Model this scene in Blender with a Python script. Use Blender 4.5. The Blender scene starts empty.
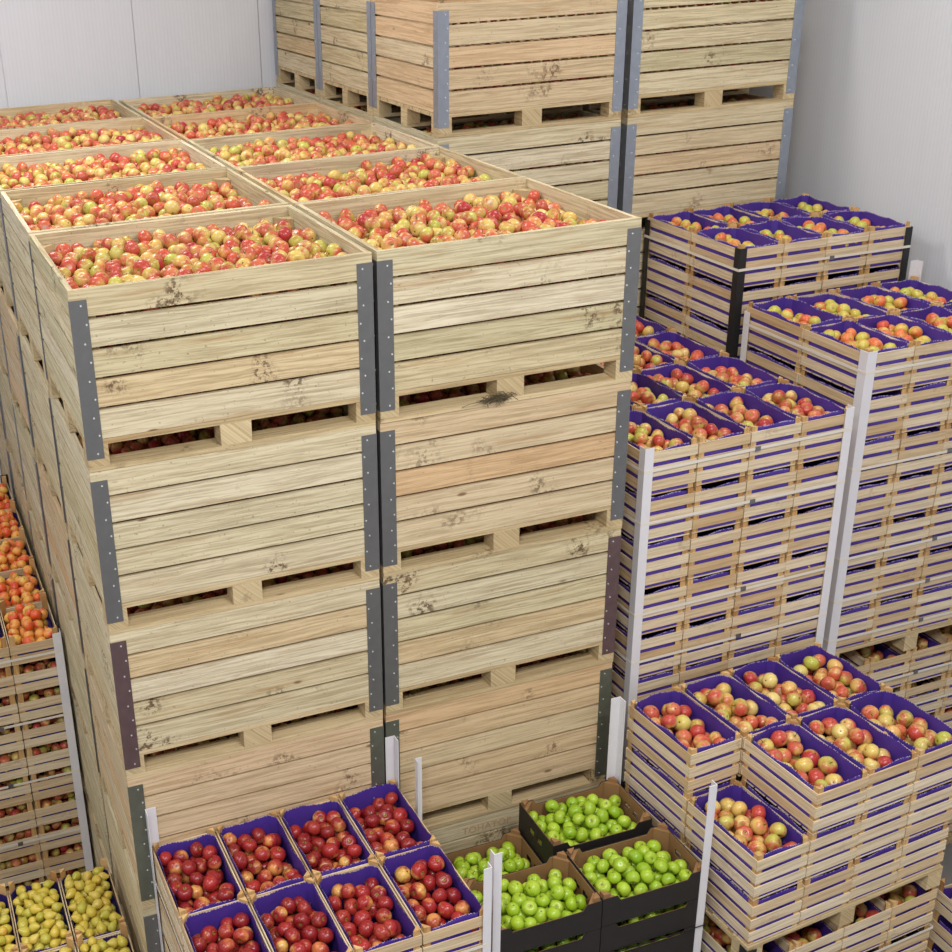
import bpy, math, random
import numpy as np
from mathutils import Matrix, Vector, Euler
random.seed(7)
RNG = np.random.default_rng(11)
C = bpy.context.scene.collection
PI = math.pi

# ------------------------------------------------------------------ camera
FPX, CX, CY = 1298.0351, 320.2507, 480.7354
CAM_ROT = (1.1518, 0.0397, -0.3409)
CAM_LOC = (-1.8539, -4.7318, 1.2747)
cd = bpy.data.cameras.new('camera'); cam = bpy.data.objects.new('camera', cd); C.objects.link(cam)
cam.location = CAM_LOC; cam.rotation_euler = Euler(CAM_ROT, 'XYZ')
cd.sensor_width = 36; cd.lens = FPX / 952 * 36
cd.shift_x = (476 - CX) / 952; cd.shift_y = (CY - 476) / 952
cd.clip_start = .05; cd.clip_end = 60
bpy.context.scene.camera = cam
CAM_M = np.array(Euler(CAM_ROT, 'XYZ').to_matrix())

HB = .7358                                    # height of one big bin
FLOOR = -6 * HB

# ------------------------------------------------------------------ node helpers
class NT:
    def __init__(s, name):
        s.m = bpy.data.materials.new(name); s.m.use_nodes = True
        s.t = s.m.node_tree; s.n = s.t.nodes; s.b = s.n['Principled BSDF']
    def link(s, a, b): s.t.links.new(a, b)
    def put(s, sock, v):
        if isinstance(v, bpy.types.NodeSocket): s.link(v, sock)
        else: sock.default_value = v
    def node(s, ty, ins=None, **kw):
        n = s.n.new(ty)
        for k, v in kw.items(): setattr(n, k, v)
        for k, v in (ins or {}).items(): s.put(n.inputs[k], v)
        return n
    def math(s, op, a, b=0., c=0., clamp=False):
        n = s.n.new('ShaderNodeMath'); n.operation = op; n.use_clamp = clamp
        s.put(n.inputs[0], a); s.put(n.inputs[1], b)
        if op in ('MULTIPLY_ADD', 'SMOOTH_MIN'): s.put(n.inputs[2], c)
        return n.outputs[0]
    def vmath(s, op, a, b=(0, 0, 0)):
        n = s.n.new('ShaderNodeVectorMath'); n.operation = op
        s.put(n.inputs[0], a); s.put(n.inputs[1], b)
        return n.outputs['Value' if op in ('DOT_PRODUCT', 'LENGTH') else 'Vector']
    def comb(s, x, y, z):
        return s.node('ShaderNodeCombineXYZ', {0: x, 1: y, 2: z}).outputs[0]
    def sep(s, v):
        n = s.node('ShaderNodeSeparateXYZ', {0: v}); return n.outputs
    def noise(s, v, scale=5., detail=3., rough=.5):
        return s.node('ShaderNodeTexNoise', {'Vector': v, 'Scale': scale, 'Detail': detail, 'Roughness': rough}).outputs[0]
    def mix(s, f, a, b, ty='MIX'):
        n = s.n.new('ShaderNodeMix'); n.data_type = 'RGBA'; n.blend_type = ty
        s.put(n.inputs[0], f); s.put(n.inputs[6], a); s.put(n.inputs[7], b)
        return n.outputs[2]
    def step(s, v, lo, hi):
        n = s.node('ShaderNodeMapRange', {'Value': v, 'From Min': lo, 'From Max': hi}, interpolation_type='SMOOTHSTEP')
        return n.outputs[0]
    def ramp(s, f, stops, interp='LINEAR'):
        n = s.n.new('ShaderNodeValToRGB'); r = n.color_ramp; r.interpolation = interp
        while len(r.elements) < len(stops): r.elements.new(.5)
        for e, (p, c) in zip(r.elements, stops): e.position = p; e.color = (*c, 1)
        s.put(n.inputs[0], f); return n.outputs[0]
    def attr(s, name, vec=True):
        n = s.node('ShaderNodeAttribute', attribute_name=name)
        return n.outputs['Vector' if vec else 'Fac']
    def done(s, color=None, rough=.5, bump=None, bstr=.2, bdist=.002, metal=0., spec=.5):
        if color is not None: s.put(s.b.inputs['Base Color'], color)
        s.put(s.b.inputs['Roughness'], rough); s.put(s.b.inputs['Metallic'], metal)
        s.b.inputs['Specular IOR Level'].default_value = spec
        if bump is not None:
            bn = s.node('ShaderNodeBump', {'Height': bump, 'Strength': bstr, 'Distance': bdist})
            s.link(bn.outputs[0], s.b.inputs['Normal'])
        return s.m

def srgb(r, g, b):
    f = lambda c: (c / 255 / 12.92) if c / 255 <= .04045 else ((c / 255 + .055) / 1.055) ** 2.4
    return (f(r), f(g), f(b))

def plain(name, col, rough=.5, metal=0., var=.1, spec=.5):
    t = NT(name)
    tc = t.node('ShaderNodeTexCoord').outputs['Object']
    n = t.noise(tc, 18., 4.)
    k = t.math('MULTIPLY_ADD', n, var * 2, 1 - var)
    c = t.mix(1., (*col, 1), t.comb(k, k, k), 'MULTIPLY')
    return t.done(c, rough, metal=metal, spec=spec)

def wood(name, stops, grain=.3, dirt=.5, knots=.5):
    t = NT(name)
    g = t.sep(t.attr('gr')); L, c, isl = g[0], g[1], g[2]
    R = t.node('ShaderNodeObjectInfo').outputs['Random']
    tone = t.math('FRACT', t.math('MULTIPLY_ADD', R, 7.31, isl))
    base = t.ramp(tone, stops)
    off = t.math('MULTIPLY_ADD', R, 37., t.math('MULTIPLY', isl, 23.))
    v1 = t.comb(t.math('MULTIPLY_ADD', L, .9, off), t.math('MULTIPLY', c, 11.), off)
    n1 = t.noise(v1, 2.2, 4., .6)
    # growth lines bending round the noise
    v2 = t.comb(t.math('MULTIPLY', L, 1.3), t.math('MULTIPLY_ADD', n1, 2.6, t.math('MULTIPLY', c, 55.)), off)
    n2 = t.noise(v2, 2., 3., .6)
    v3 = t.comb(t.math('MULTIPLY', L, 14.), t.math('MULTIPLY', c, 260.), off)
    n3 = t.noise(v3, 1., 2.)
    k = t.math('ADD', t.math('MULTIPLY', t.step(n2, .35, .7), grain), t.math('MULTIPLY', n3, grain * .5))
    k = t.math('SUBTRACT', 1 + grain * .45, k)
    col = t.mix(1., base, t.comb(k, t.math('POWER', k, 1.15), t.math('POWER', k, 1.35)), 'MULTIPLY')
    # broad streaks of heartwood
    col = t.mix(t.math('MULTIPLY', t.step(n1, .56, .74), .45), col, (*srgb(172, 128, 78), 1))
    # knots
    vo = t.node('ShaderNodeTexVoronoi', {'Vector': t.comb(t.math('MULTIPLY_ADD', L, 2.6, off), t.math('MULTIPLY', c, 7.), off), 'Scale': 1.}, feature='F1')
    kn = t.math('MULTIPLY', t.step(vo.outputs['Distance'], .085, .03), t.step(t.sep(vo.outputs['Color'])[0], .45, .5))
    col = t.mix(t.math('MULTIPLY', kn, knots), col, (*srgb(110, 74, 42), 1))
    # dirt smears, different on every board
    oc = t.node('ShaderNodeTexCoord').outputs['Object']
    ocv = t.vmath('ADD', oc, t.comb(off, off, off))
    d1 = t.noise(ocv, 3.2, 2.); d2 = t.noise(ocv, 38., 5., .7)
    dm = t.math('MULTIPLY', t.step(d1, .605, .71), t.step(d2, .48, .59))
    speck = t.math('MULTIPLY', t.step(t.noise(ocv, 75., 2.), .68, .74), .5)
    dm = t.math('MAXIMUM', dm, speck)
    col = t.mix(t.math('MULTIPLY', dm, dirt), col, (*srgb(92, 68, 46), 1))
    return t.done(col, .72, bump=t.math('ADD', n2, n3), bstr=.25, bdist=.0015, spec=.25)

BINW = [(0, srgb(207, 193, 158)), (.17, srgb(214, 201, 168)), (.3, srgb(197, 186, 149)), (.45, srgb(220, 208, 180)),
        (.6, srgb(205, 190, 153)), (.74, srgb(214, 190, 149)), (.8, srgb(212, 197, 161)), (.9, srgb(199, 186, 147)), (1, srgb(214, 200, 165))]
M_bin = wood('bin_board_wood', BINW, .40, .9, .9)
M_pal = wood('pallet_wood', [(0, srgb(198, 178, 138)), (.5, srgb(210, 190, 150)), (1, srgb(190, 168, 128))], .34, .75, .5)
M_warm = wood('warm_bin_board_wood', [(0, srgb(216, 186, 148)), (.3, srgb(208, 195, 162)), (.5, srgb(212, 178, 136)), (.8, srgb(210, 196, 164)), (1, srgb(216, 188, 150))], .34, .75, .8)
M_crate = wood('crate_slat_wood', [(0, srgb(216, 198, 164)), (.3, srgb(226, 210, 182)), (.55, srgb(208, 182, 142)), (.75, srgb(222, 204, 174)), (1, srgb(200, 170, 128))], .26, .25, .25)
M_ccorner = wood('crate_corner_wood', [(0, srgb(196, 152, 96)), (.5, srgb(214, 178, 124)), (1, srgb(176, 130, 80))], .3, .3, .3)
M_steel = plain('galvanised_steel', srgb(124, 124, 124), .45, .65, .12)
M_steell = plain('bluish_galvanised_steel', srgb(152, 160, 172), .45, .6, .12)
M_steeld = plain('rusty_painted_steel', srgb(104, 84, 86), .5, .4, .25)
M_steelg = plain('green_tinged_steel', srgb(112, 116, 104), .5, .6, .22)
M_rivet = plain('bright_rivet_steel', srgb(235, 235, 235), .25, .6, .02)
M_liner = plain('purple_paper', srgb(76, 50, 150), .55, 0, .16)
M_lined = plain('dark_violet_paper', srgb(60, 44, 122), .55, 0, .16)
M_edge = plain('pale_paper_edge', srgb(196, 186, 222), .6, 0, .05)
M_white = plain('white_plastic', srgb(222, 220, 224), .4, 0, .04)
M_black = plain('black_plastic', srgb(30, 30, 32), .5, 0, .05)
M_strap = plain('white_strap', srgb(225, 218, 206), .4, 0, .04)
M_cardk = plain('black_card', srgb(34, 30, 28), .6, 0, .2)
M_cardb = plain('brown_card', srgb(140, 104, 66), .75, 0, .12)
M_stem = plain('brown_stem', srgb(70, 48, 26), .8, 0, .2)
M_twig = plain('dry_twig', srgb(92, 80, 58), .9, 0, .3)
M_ink = plain('rust_red_ink', srgb(186, 146, 106), .8, 0, .3)

def fruit(name, yel, red, lo, hi, bias, streak=.3, pear=False):
    t = NT(name)
    loc = t.attr('loc'); rn = t.attr('rnd', False)
    R = t.node('ShaderNodeObjectInfo').outputs['Random']
    r = t.math('FRACT', t.math('ADD', rn, R))
    r2 = t.math('FRACT', t.math('MULTIPLY', r, 7.13)); r3 = t.math('FRACT', t.math('MULTIPLY', r, 17.7))
    off = t.math('MULTIPLY', r, 60.)
    n1 = t.noise(t.vmath('ADD', loc, t.comb(off, off, off)), 1.1, 2.)
    s = t.sep(loc)
    ang = t.math('ARCTAN2', s[1], s[0])
    st = t.noise(t.comb(t.math('MULTIPLY', ang, 9.), t.math('MULTIPLY', s[2], 1.2), off), 1.5, 3., .6)
    d = t.vmath('DOT_PRODUCT', loc, (.75, .3, .45))
    m = t.math('ADD', t.math('MULTIPLY', d, .32), t.math('MULTIPLY', t.math('SUBTRACT', n1, .5), 1.1))
    m = t.math('ADD', m, t.math('MULTIPLY', t.math('SUBTRACT', st, .5), streak))
    m = t.math('ADD', m, t.math('MULTIPLY_ADD', r2, bias[1], bias[0]))
    m = t.step(m, lo, hi)
    col = t.mix(m, t.ramp(r3, yel), t.ramp(t.math('MULTIPLY_ADD', st, .35, t.math('MULTIPLY', r, .7)), red))
    rho = t.math('SQRT', t.math('ADD', t.math('MULTIPLY', s[0], s[0]), t.math('MULTIPLY', s[1], s[1])))
    cav = t.math('MULTIPLY', t.step(rho, .30, .10), t.step(s[2], .2, .4))
    if not pear: col = t.mix(t.math('MULTIPLY', cav, .75), col, (*srgb(150, 140, 60), 1))
    cal = t.math('MULTIPLY', t.step(rho, .13, .06), t.step(s[2], -.3, -.5))
    col = t.mix(cal, col, (*srgb(60, 42, 22), 1))
    sp = t.step(t.noise(loc, 14., 1.), .68, .75)
    col = t.mix(t.math('MULTIPLY', sp, .18), col, (*srgb(235, 220, 160), 1))
    return t.done(col, .29, spec=.5)

M_bi = fruit('bicoloured_apple_skin', [(0, srgb(214, 188, 98)), (.3, srgb(222, 200, 124)), (.5, srgb(182, 184, 78)), (.62, srgb(196, 192, 92)), (.8, srgb(224, 178, 104)), (1, srgb(206, 190, 100))],
             [(0, srgb(188, 62, 54)), (.3, srgb(204, 92, 66)), (.55, srgb(172, 46, 52)), (.75, srgb(208, 110, 78)), (1, srgb(146, 32, 44))], .0, .6, (.06, .60), .45)
M_bg = fruit('greenish_apple_skin', [(0, srgb(210, 196, 88)), (.5, srgb(190, 190, 78)), (1, srgb(222, 194, 100))],
             [(0, srgb(212, 84, 60)), (.5, srgb(228, 128, 74)), (1, srgb(200, 60, 56))], .0, .55, (-.18, .70), .45)
M_or = fruit('orange_red_apple_skin', [(0, srgb(238, 180, 84)), (.5, srgb(236, 160, 78)), (1, srgb(226, 190, 90))],
             [(0, srgb(222, 74, 44)), (.5, srgb(228, 98, 52)), (1, srgb(206, 56, 44))], .0, .55, (-.02, .55), .4)
M_rd = fruit('dark_red_apple_skin', [(0, srgb(214, 160, 84)), (.5, srgb(206, 120, 70)), (1, srgb(216, 176, 90))],
             [(0, srgb(140, 28, 32)), (.35, srgb(164, 42, 40)), (.7, srgb(126, 24, 30)), (1, srgb(182, 64, 48))], -.15, .35, (.18, .5), .35)
M_gn = fruit('green_apple_skin', [(0, srgb(146, 178, 34)), (.5, srgb(166, 194, 54)), (1, srgb(126, 164, 28))],
             [(0, srgb(138, 172, 34)), (.5, srgb(176, 198, 66)), (1, srgb(122, 158, 28))], .0, .5, (-.2, .5))
M_pe = fruit('pear_skin', [(0, srgb(202, 180, 66)), (.35, srgb(210, 186, 74)), (.7, srgb(182, 176, 68)), (1, srgb(212, 190, 88))],
             [(0, srgb(214, 160, 66)), (.5, srgb(196, 180, 64)), (1, srgb(210, 140, 70))], .1, .6, (-.35, .6), pear=True)

def wall_mat():
    t = NT('insulated_panel'); tc = t.node('ShaderNodeTexCoord').outputs['Object']; s = t.sep(tc)
    u = t.math('ADD', s[0], s[1])
    w = t.math('SINE', t.math('MULTIPLY', u, 2 * PI / .028))
    ws = t.step(w, .3, .95)
    n = t.noise(t.comb(t.math('MULTIPLY', u, 9.), t.math('MULTIPLY', s[2], .7), 0.), 1.4, 4.)
    k = t.math('MULTIPLY_ADD', n, .05, t.math('MULTIPLY_ADD', ws, -.035, .985))
    c = t.mix(1., (*srgb(219, 222, 229), 1), t.comb(k, k, k), 'MULTIPLY')
    return t.done(c, .5, bump=ws, bstr=.3, bdist=.001, spec=.3)
M_wall = wall_mat()
def concrete():
    t = NT('grey_concrete'); tc = t.node('ShaderNodeTexCoord').outputs['Object']
    n = t.noise(tc, 1.7, 6.); k = t.math('MULTIPLY_ADD', n, .5, .7)
    return t.done(t.mix(1., (*srgb(120, 118, 116), 1), t.comb(k, k, k), 'MULTIPLY'), .7, bump=n)
M_floor = concrete()

# ------------------------------------------------------------------ mesh helpers
class MB:
    def __init__(s): s.v = []; s.f = []; s.g = []; s.mi = []
    def box(s, x0, x1, y0, y1, z0, z1, ax=0, mi=0, jit=0., isl=None):
        b = len(s.v); r = random.random() if isl is None else isl
        for x in (x0, x1):
            for y in (y0, y1):
                for z in (z0, z1):
                    p = (x + random.uniform(-jit, jit), y + random.uniform(-jit, jit), z + random.uniform(-jit, jit))
                    s.v.append(p)
                    o = [x, y, z]; L = o.pop(ax); s.g.append((L, o[0] + o[1], r))
        for q in ((0, 1, 3, 2), (4, 6, 7, 5), (0, 4, 5, 1), (2, 3, 7, 6), (0, 2, 6, 4), (1, 5, 7, 3)):
            s.f.append([b + i for i in q]); s.mi.append(mi)
    def prism(s, pts, z0, z1, mi=0, axis=2):
        """outline pts extruded along an axis (2: z, 0: x, 1: y)"""
        b = len(s.v); n = len(pts); r = random.random()
        for h in (z0, z1):
            for (p, q) in pts:
                v = (p, q, h) if axis == 2 else ((h, p, q) if axis == 0 else (p, h, q))
                s.v.append(v); s.g.append((v[2], v[0] + v[1], r))
        s.f.append([b + i for i in range(n)][::-1]); s.mi.append(mi)
        s.f.append([b + n + i for i in range(n)]); s.mi.append(mi)
        for i in range(n):
            j = (i + 1) % n; s.f.append([b + i, b + j, b + n + j, b + n + i]); s.mi.append(mi)
    def quad(s, pts, mi=0):
        b = len(s.v); s.v += pts; s.g += [(p[0], p[1] + p[2], .5) for p in pts]
        s.f.append(list(range(b, b + len(pts)))); s.mi.append(mi)
    def tube(s, path, r, seg=6, mi=0):
        b = len(s.v); n = len(path)
        for i, p in enumerate(path):
            p = Vector(p); d = (Vector(path[min(i + 1, n - 1)]) - Vector(path[max(i - 1, 0)])).normalized()
            a = d.orthogonal().normalized(); c = d.cross(a)
            rr = r[i] if isinstance(r, (list, tuple)) else r
            for k in range(seg):
                t = 2 * PI * k / seg; w = p + (a * math.cos(t) + c * math.sin(t)) * rr
                s.v.append(tuple(w)); s.g.append((i * .01, k * .01, .5))
        for i in range(n - 1):
            for k in range(seg):
                s.f.append([b + i * seg + k, b + i * seg + (k + 1) % seg, b + (i + 1) * seg + (k + 1) % seg, b + (i + 1) * seg + k]); s.mi.append(mi)
        s.f.append([b + k for k in range(seg)][::-1]); s.mi.append(mi)
        s.f.append([b + (n - 1) * seg + k for k in range(seg)]); s.mi.append(mi)
    def mesh(s, name, mats, smooth=False):
        me = bpy.data.meshes.new(name); me.from_pydata(s.v, [], s.f)
        for m in mats: me.materials.append(m)
        me.polygons.foreach_set('material_index', s.mi)
        if smooth: me.polygons.foreach_set('use_smooth', [True] * len(s.f))
        a = me.attributes.new('gr', 'FLOAT_VECTOR', 'POINT'); a.data.foreach_set('vector', np.array(s.g, 'f').ravel())
        me.update(); return me

def fixn(me):
    import bmesh
    bm = bmesh.new(); bm.from_mesh(me); bmesh.ops.recalc_face_normals(bm, faces=bm.faces); bm.to_mesh(me); bm.free(); return me

def add(name, me, parent=None, loc=None, rot=None, **props):
    o = bpy.data.objects.new(name, me); C.objects.link(o)
    if parent is not None: o.parent = parent
    if loc is not None: o.location = loc
    if rot is not None: o.rotation_euler = rot
    for k, v in props.items():
        if v: o[k] = v
    return o

# ------------------------------------------------------------------ room
def structure(name, boxes, mat):
    m = MB()
    for b in boxes: m.box(*b)
    return add(name, m.mesh(name, [mat]), kind='structure')
WB, WR, CEIL = 5.43, 4.16, 2.75
xs = [-5.665, -4.685, -3.705, -2.725, -1.745, -.767, .230, 1.21, 2.19, 3.17, WR]
structure('wall_back', [(a + .0035, b - .0035, WB, WB + .06, FLOOR, CEIL) for a, b in zip(xs, xs[1:])] + [(-5.7, WR, WB + .012, WB + .1, FLOOR, CEIL)], M_wall)
ys = [-7.6, -6.4, -5.2, -4., -2.8, -1.6, -.4, .8, 2.0, 3.2, 4.4, WB]
structure('wall_right', [(WR, WR + .06, a + .0035, b - .0035, FLOOR, CEIL) for a, b in ((-7.6, -4.0), (-4.0, .35), (.35, 2.95), (2.95, WB))] + [(WR + .012, WR + .1, -7.6, WB, FLOOR, CEIL)], M_wall)
structure('wall_left', [(-5.76, -5.7, -7.6, WB, FLOOR, CEIL)], M_wall)
structure('ceiling', [(-5.7, WR, -7.6, WB, CEIL, CEIL + .1)], M_wall)
structure('floor', [(-5.8, WR + .1, -7.6, WB + .1, FLOOR - .1, FLOOR)], M_floor)

# ------------------------------------------------------------------ big bins
BW, BD = 1.21, 1.02
PT = .022
def planks(m, x0, x1, y0, y1, ax):
    for i in range(5):
        z1 = -.001 - i * .1205; z0 = z1 - random.uniform(.1052, .1085)
        if i == 4: z0 = -.601
        m.box(x0, x1, y0, y1, z0, z1, ax, jit=.0012)
def bin_meshes(tag, mat, steel):
    d = {}
    m = MB(); planks(m, 0, BW, 0, PT, 0); d['front'] = m.mesh('bin_front_panel' + tag, [mat])
    m = MB(); planks(m, 0, BW, BD - PT, BD, 0); d['back'] = m.mesh('bin_back_panel' + tag, [mat])
    m = MB(); planks(m, 0.001, PT, PT, BD - PT, 1); d['left'] = m.mesh('bin_left_panel' + tag, [mat])
    m = MB(); planks(m, BW - PT, BW - .001, PT, BD - PT, 1); d['right'] = m.mesh('bin_right_panel' + tag, [mat])
    # pallet base: deck boards, bottom runners, stringers
    m = MB()
    for i in range(8): m.box(0, BW, i * .1285, i * .1285 + .12, -.603, -.6245, 0, jit=.001)
    for y in (0, BD / 2 - .05, BD - .1): m.box(0, BW, y, y + .1, -.7145, -.7355, 0, jit=.001)
    d['base'] = m.mesh('bin_pallet_base' + tag, [M_pal])
    for k in ('n', 'c'):
        m = MB(); w = .085 if k == 'n' else .13
        m.box(-w / 2, w / 2, -.05, .05, -.7145, -.6245, 1, jit=.001); d['block' + k] = m.mesh('bin_block' + tag + k, [M_pal])
    m = MB(); m.prism([(0, 0), (.075, 0), (.075, .02), (.02, .075), (0, .075)], -.60, -.045); d['post'] = fixn(m.mesh('bin_corner_post' + tag, [M_pal]))
    m = MB(); F = .066; T = .0022; Z0, Z1 = -.682, -.040
    m.prism([(-T, -T), (F, -T), (F, 0), (0, 0), (0, F), (-T, F)], Z0, Z1)
    for i in range(9):
        z = Z1 - .022 - i * (Z1 - Z0 - .044) / 8
        for o in (0, 1):
            a = .050 + (.006 if i % 2 else -.008)
            rr = .0042; st = [(rr * math.cos(t * PI / 3), rr * math.sin(t * PI / 3)) for t in range(6)]
            if o == 0: m.prism([(a + p, z + q) for p, q in st], -T - .0022, -T, 1, 1)
            else: m.prism([(a + p, z + q) for p, q in st], -T - .0022, -T, 1, 0)
    d['bracket'] = fixn(m.mesh('bin_bracket' + tag, [steel, M_rivet]))
    for nm, fx, fy in (('slimy', F, .008), ('slimx', .008, F)):      # one flange folded away
        m = MB(); m.prism([(-T, -T), (fx, -T), (fx, 0), (0, 0), (0, fy), (-T, fy)], Z0, Z1)
        for i in range(9):
            z = Z1 - .022 - i * (Z1 - Z0 - .044) / 8; a = .050 + (.006 if i % 2 else -.008)
            if nm == 'slimy': m.prism([(a + p, z + q) for p, q in st], -T - .0022, -T, 1, 1)
            else: m.prism([(a + p, z + q) for p, q in st], -T - .0022, -T, 1, 0)
        d[nm] = fixn(m.mesh('bin_bracket_' + nm + tag, [steel, M_rivet]))
    return d
BM = [bin_meshes('_a', M_bin, M_steel), bin_meshes('_b', M_bin, M_steel), bin_meshes('_c', M_bin, M_steel), bin_meshes('_w', M_warm, M_steel),
      bin_meshes('_r', M_bin, M_steeld), bin_meshes('_g', M_warm, M_steelg), bin_meshes('_l', M_bin, M_steell)]
def whole_bin():
    m = MB()
    planks(m, 0, BW, 0, PT, 0); planks(m, 0, BW, BD - PT, BD, 0); planks(m, 0, PT, PT, BD - PT, 1); planks(m, BW - PT, BW, PT, BD - PT, 1)
    m.box(0, BW, 0, BD, -.6245, -.603, 0)
    for x in (.0425, BW / 2, BW - .0425):
        for y in (.05, BD / 2, BD - .05): m.box(x - .05, x + .05, y - .05, y + .05, -.7145, -.6245, 1)
    for y in (0, BD / 2 - .05, BD - .1): m.box(0, BW, y, y + .1, -.7145, -.7355, 0)
    return m.mesh('plain_bin', [M_bin])
PLAINBIN = whole_bin()
def make_bin(x, y, z, label, group, var=0, hidden=False, yaw=0., br=None, slim=False):
    if hidden:
        return add('apple_bin', PLAINBIN, None, (x, y, z), (0, 0, yaw), label=label, category='bin', group=group)
    d = BM[var]
    e = add('apple_bin', None, None, (x, y, z - HB), (0, 0, yaw), label=label, category='bin', group=group)
    for k in ('front', 'back', 'left', 'right'): add('side_panel', d[k], e, (0, 0, HB))
    b = add('pallet_base', d['base'], e, (0, 0, HB))
    for i, bx in enumerate((.0425, BW / 2, BW - .0425)):
        for by in (.05, BD / 2, BD - .05): add('block', d['blockc' if i == 1 else 'blockn'], b, (bx, by, 0))
    for (px, py, r) in ((0, 0, 0), (BW, 0, PI / 2), (BW, BD, PI), (0, BD, -PI / 2)):
        s = PT + .001; ox, oy = (s if px == 0 else -s), (s if py == 0 else -s)
        add('corner_post', d['post'], e, (px + ox, py + oy, HB), (0, 0, r))
        bm_ = BM[br[0 if px == 0 else 1]] if br else d
        add('corner_bracket', bm_['slimy' if slim and (px, py) == (0, 0) else 'slimx' if slim and (px, py) == (0, BD) else 'bracket'], e, (px, py, HB), (0, 0, r))
    return e

# ------------------------------------------------------------------ fruit packing
fruits = []          # dicts: kind, p, r, q, where(label, group), deep
def pack(w, d, r, base, lim, n=2000, rv=.08, K=40, ov=.965, fail=40, corner=.032):
    P = np.zeros((0, 3)); Rr = np.zeros(0); bad = 0
    while len(P) < n and bad < fail:
        rr = r * (1 + RNG.uniform(-rv, rv))
        xy = RNG.uniform([rr, rr], [w - rr, d - rr], (K, 2))
        z = np.full(K, base + rr)
        cor = np.minimum(xy[:, 0], w - xy[:, 0]) + np.minimum(xy[:, 1], d - xy[:, 1]) > corner + 1.2 * rr
        if len(P):
            dd = (xy[:, None, 0] - P[None, :, 0]) ** 2 + (xy[:, None, 1] - P[None, :, 1]) ** 2
            s2 = ((rr + Rr) * ov) ** 2
            zz = np.where(dd < s2[None], P[None, :, 2] + np.sqrt(np.maximum(s2[None] - dd, 0)), -9)
            z = np.maximum(z, zz.max(1))
        ok = (z <= lim(xy[:, 0], xy[:, 1])) & cor
        if not ok.any(): bad += 1; continue
        i = int(np.argmin(np.where(ok, z, 99)))
        b, bz = xy[i], z[i]
        if len(P):                              # roll downhill into the nearest hollow
            near = ((P[:, :2] - b) ** 2).sum(1) < (4.5 * rr) ** 2; Q = P[near]; s2 = ((rr + Rr[near]) * ov) ** 2; st = .5 * rr
            for _ in range(14):
                c = np.clip(b + RNG.normal(size=(8, 2)) * st, [rr, rr], [w - rr, d - rr])
                c = c[np.minimum(c[:, 0], w - c[:, 0]) + np.minimum(c[:, 1], d - c[:, 1]) > corner + 1.2 * rr]
                if not len(c): continue
                dd = ((c[:, None] - Q[None, :, :2]) ** 2).sum(2)
                zc = np.where(dd < s2[None], Q[None, :, 2] + np.sqrt(np.maximum(s2[None] - dd, 0)), -9)
                zc = np.maximum(base + rr, zc.max(1)) if len(Q) else np.full(len(c), base + rr)
                j = int(np.argmin(zc))
                if zc[j] < bz - 1e-5: b, bz = c[j], zc[j]
                else: st *= .8
        P = np.vstack([P, [b[0], b[1], bz]]); Rr = np.append(Rr, rr)
    return P, Rr
def rand_rot(pear=False):
    if pear:
        return Euler((RNG.uniform(.9, 1.9), RNG.uniform(-.5, .5), RNG.uniform(0, 2 * PI))).to_matrix()
    q = RNG.normal(size=4); q /= np.linalg.norm(q)
    from mathutils import Quaternion
    return Quaternion(q).to_matrix()
def put(P, Rr, kind, org, yaw, where, stuff=False):
    c, s = math.cos(yaw), math.sin(yaw)
    for (x, y, z), r in zip(P, Rr):
        fruits.append(dict(kind=kind, p=(org[0] + x * c - y * s, org[1] + x * s + y * c, org[2] + z), r=r, where=where, stuff=stuff,
                           R=rand_rot(kind[0] == 'pear')))

# ------------------------------------------------------------------ place the big bins
XL, XR = -1.2225, .010
ROWN = ['front', 'second', 'third', 'fourth', 'rearmost']
LEV = ['top', 'second from top', 'third from top', 'fourth from top', 'fifth from top', 'bottom']
def bin_y(col, j): return j * (1.052 if col == 'L' else 1.03)
varL = {0: 0, 1: 1, 2: 2, 3: 0, 4: 3, 5: 1}; varR = {0: 1, 1: 3, 2: 0, 3: 2, 4: 3, 5: 0}
varL[2] = 4; varR[3] = 5; varL[3] = 5; varL[4] = 4
varL = {0: 0, 1: 1, 2: 2, 3: 3, 4: 1, 5: 1}; varR = {0: 1, 1: 3, 2: 0, 3: 3, 4: 2, 5: 0}
BR = {('L', 2): (4, 0), ('L', 3): (5, 5), ('L', 4): (0, 5), ('R', 3): (5, 5), ('R', 2): (0, 4)}
for col, X in (('L', XL), ('R', XR)):
    cn = 'left' if col == 'L' else 'right'
    for j in range(5):
        for k in range(6):
            hid = (k > 0 and j > 0) if col == 'R' else (j > 0 and k > 3)
            if k == 0: lab = f'large slatted wooden bin heaped with apples, {ROWN[j]} of the five in the {cn} row'
            else: lab = f'large slatted wooden apple bin, {LEV[k]} level, {ROWN[j]} stack of the {cn} bin row'
            dx = (-.0035 * ((j * 7 + k * 3) % 3)) if col == 'L' and k > 0 else 0
            if col == 'R': dx = -.0035 * k * 0
            dy = .0 if col == 'L' else .0105 * 0.6 * k
            if j > 0: dy = 0
            v = (varL if col == 'L' else varR)[k]
            if j > 0: v = (j + k) % 4
            make_bin(X + dx, bin_y(col, j) + dy, -k * HB, lab, 'large apple bins of the main block', v, hid, 0., BR.get((col, k)) if j == 0 else None, col == 'L' and j < 2)
XA, XB = 1.315, 2.585
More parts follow.
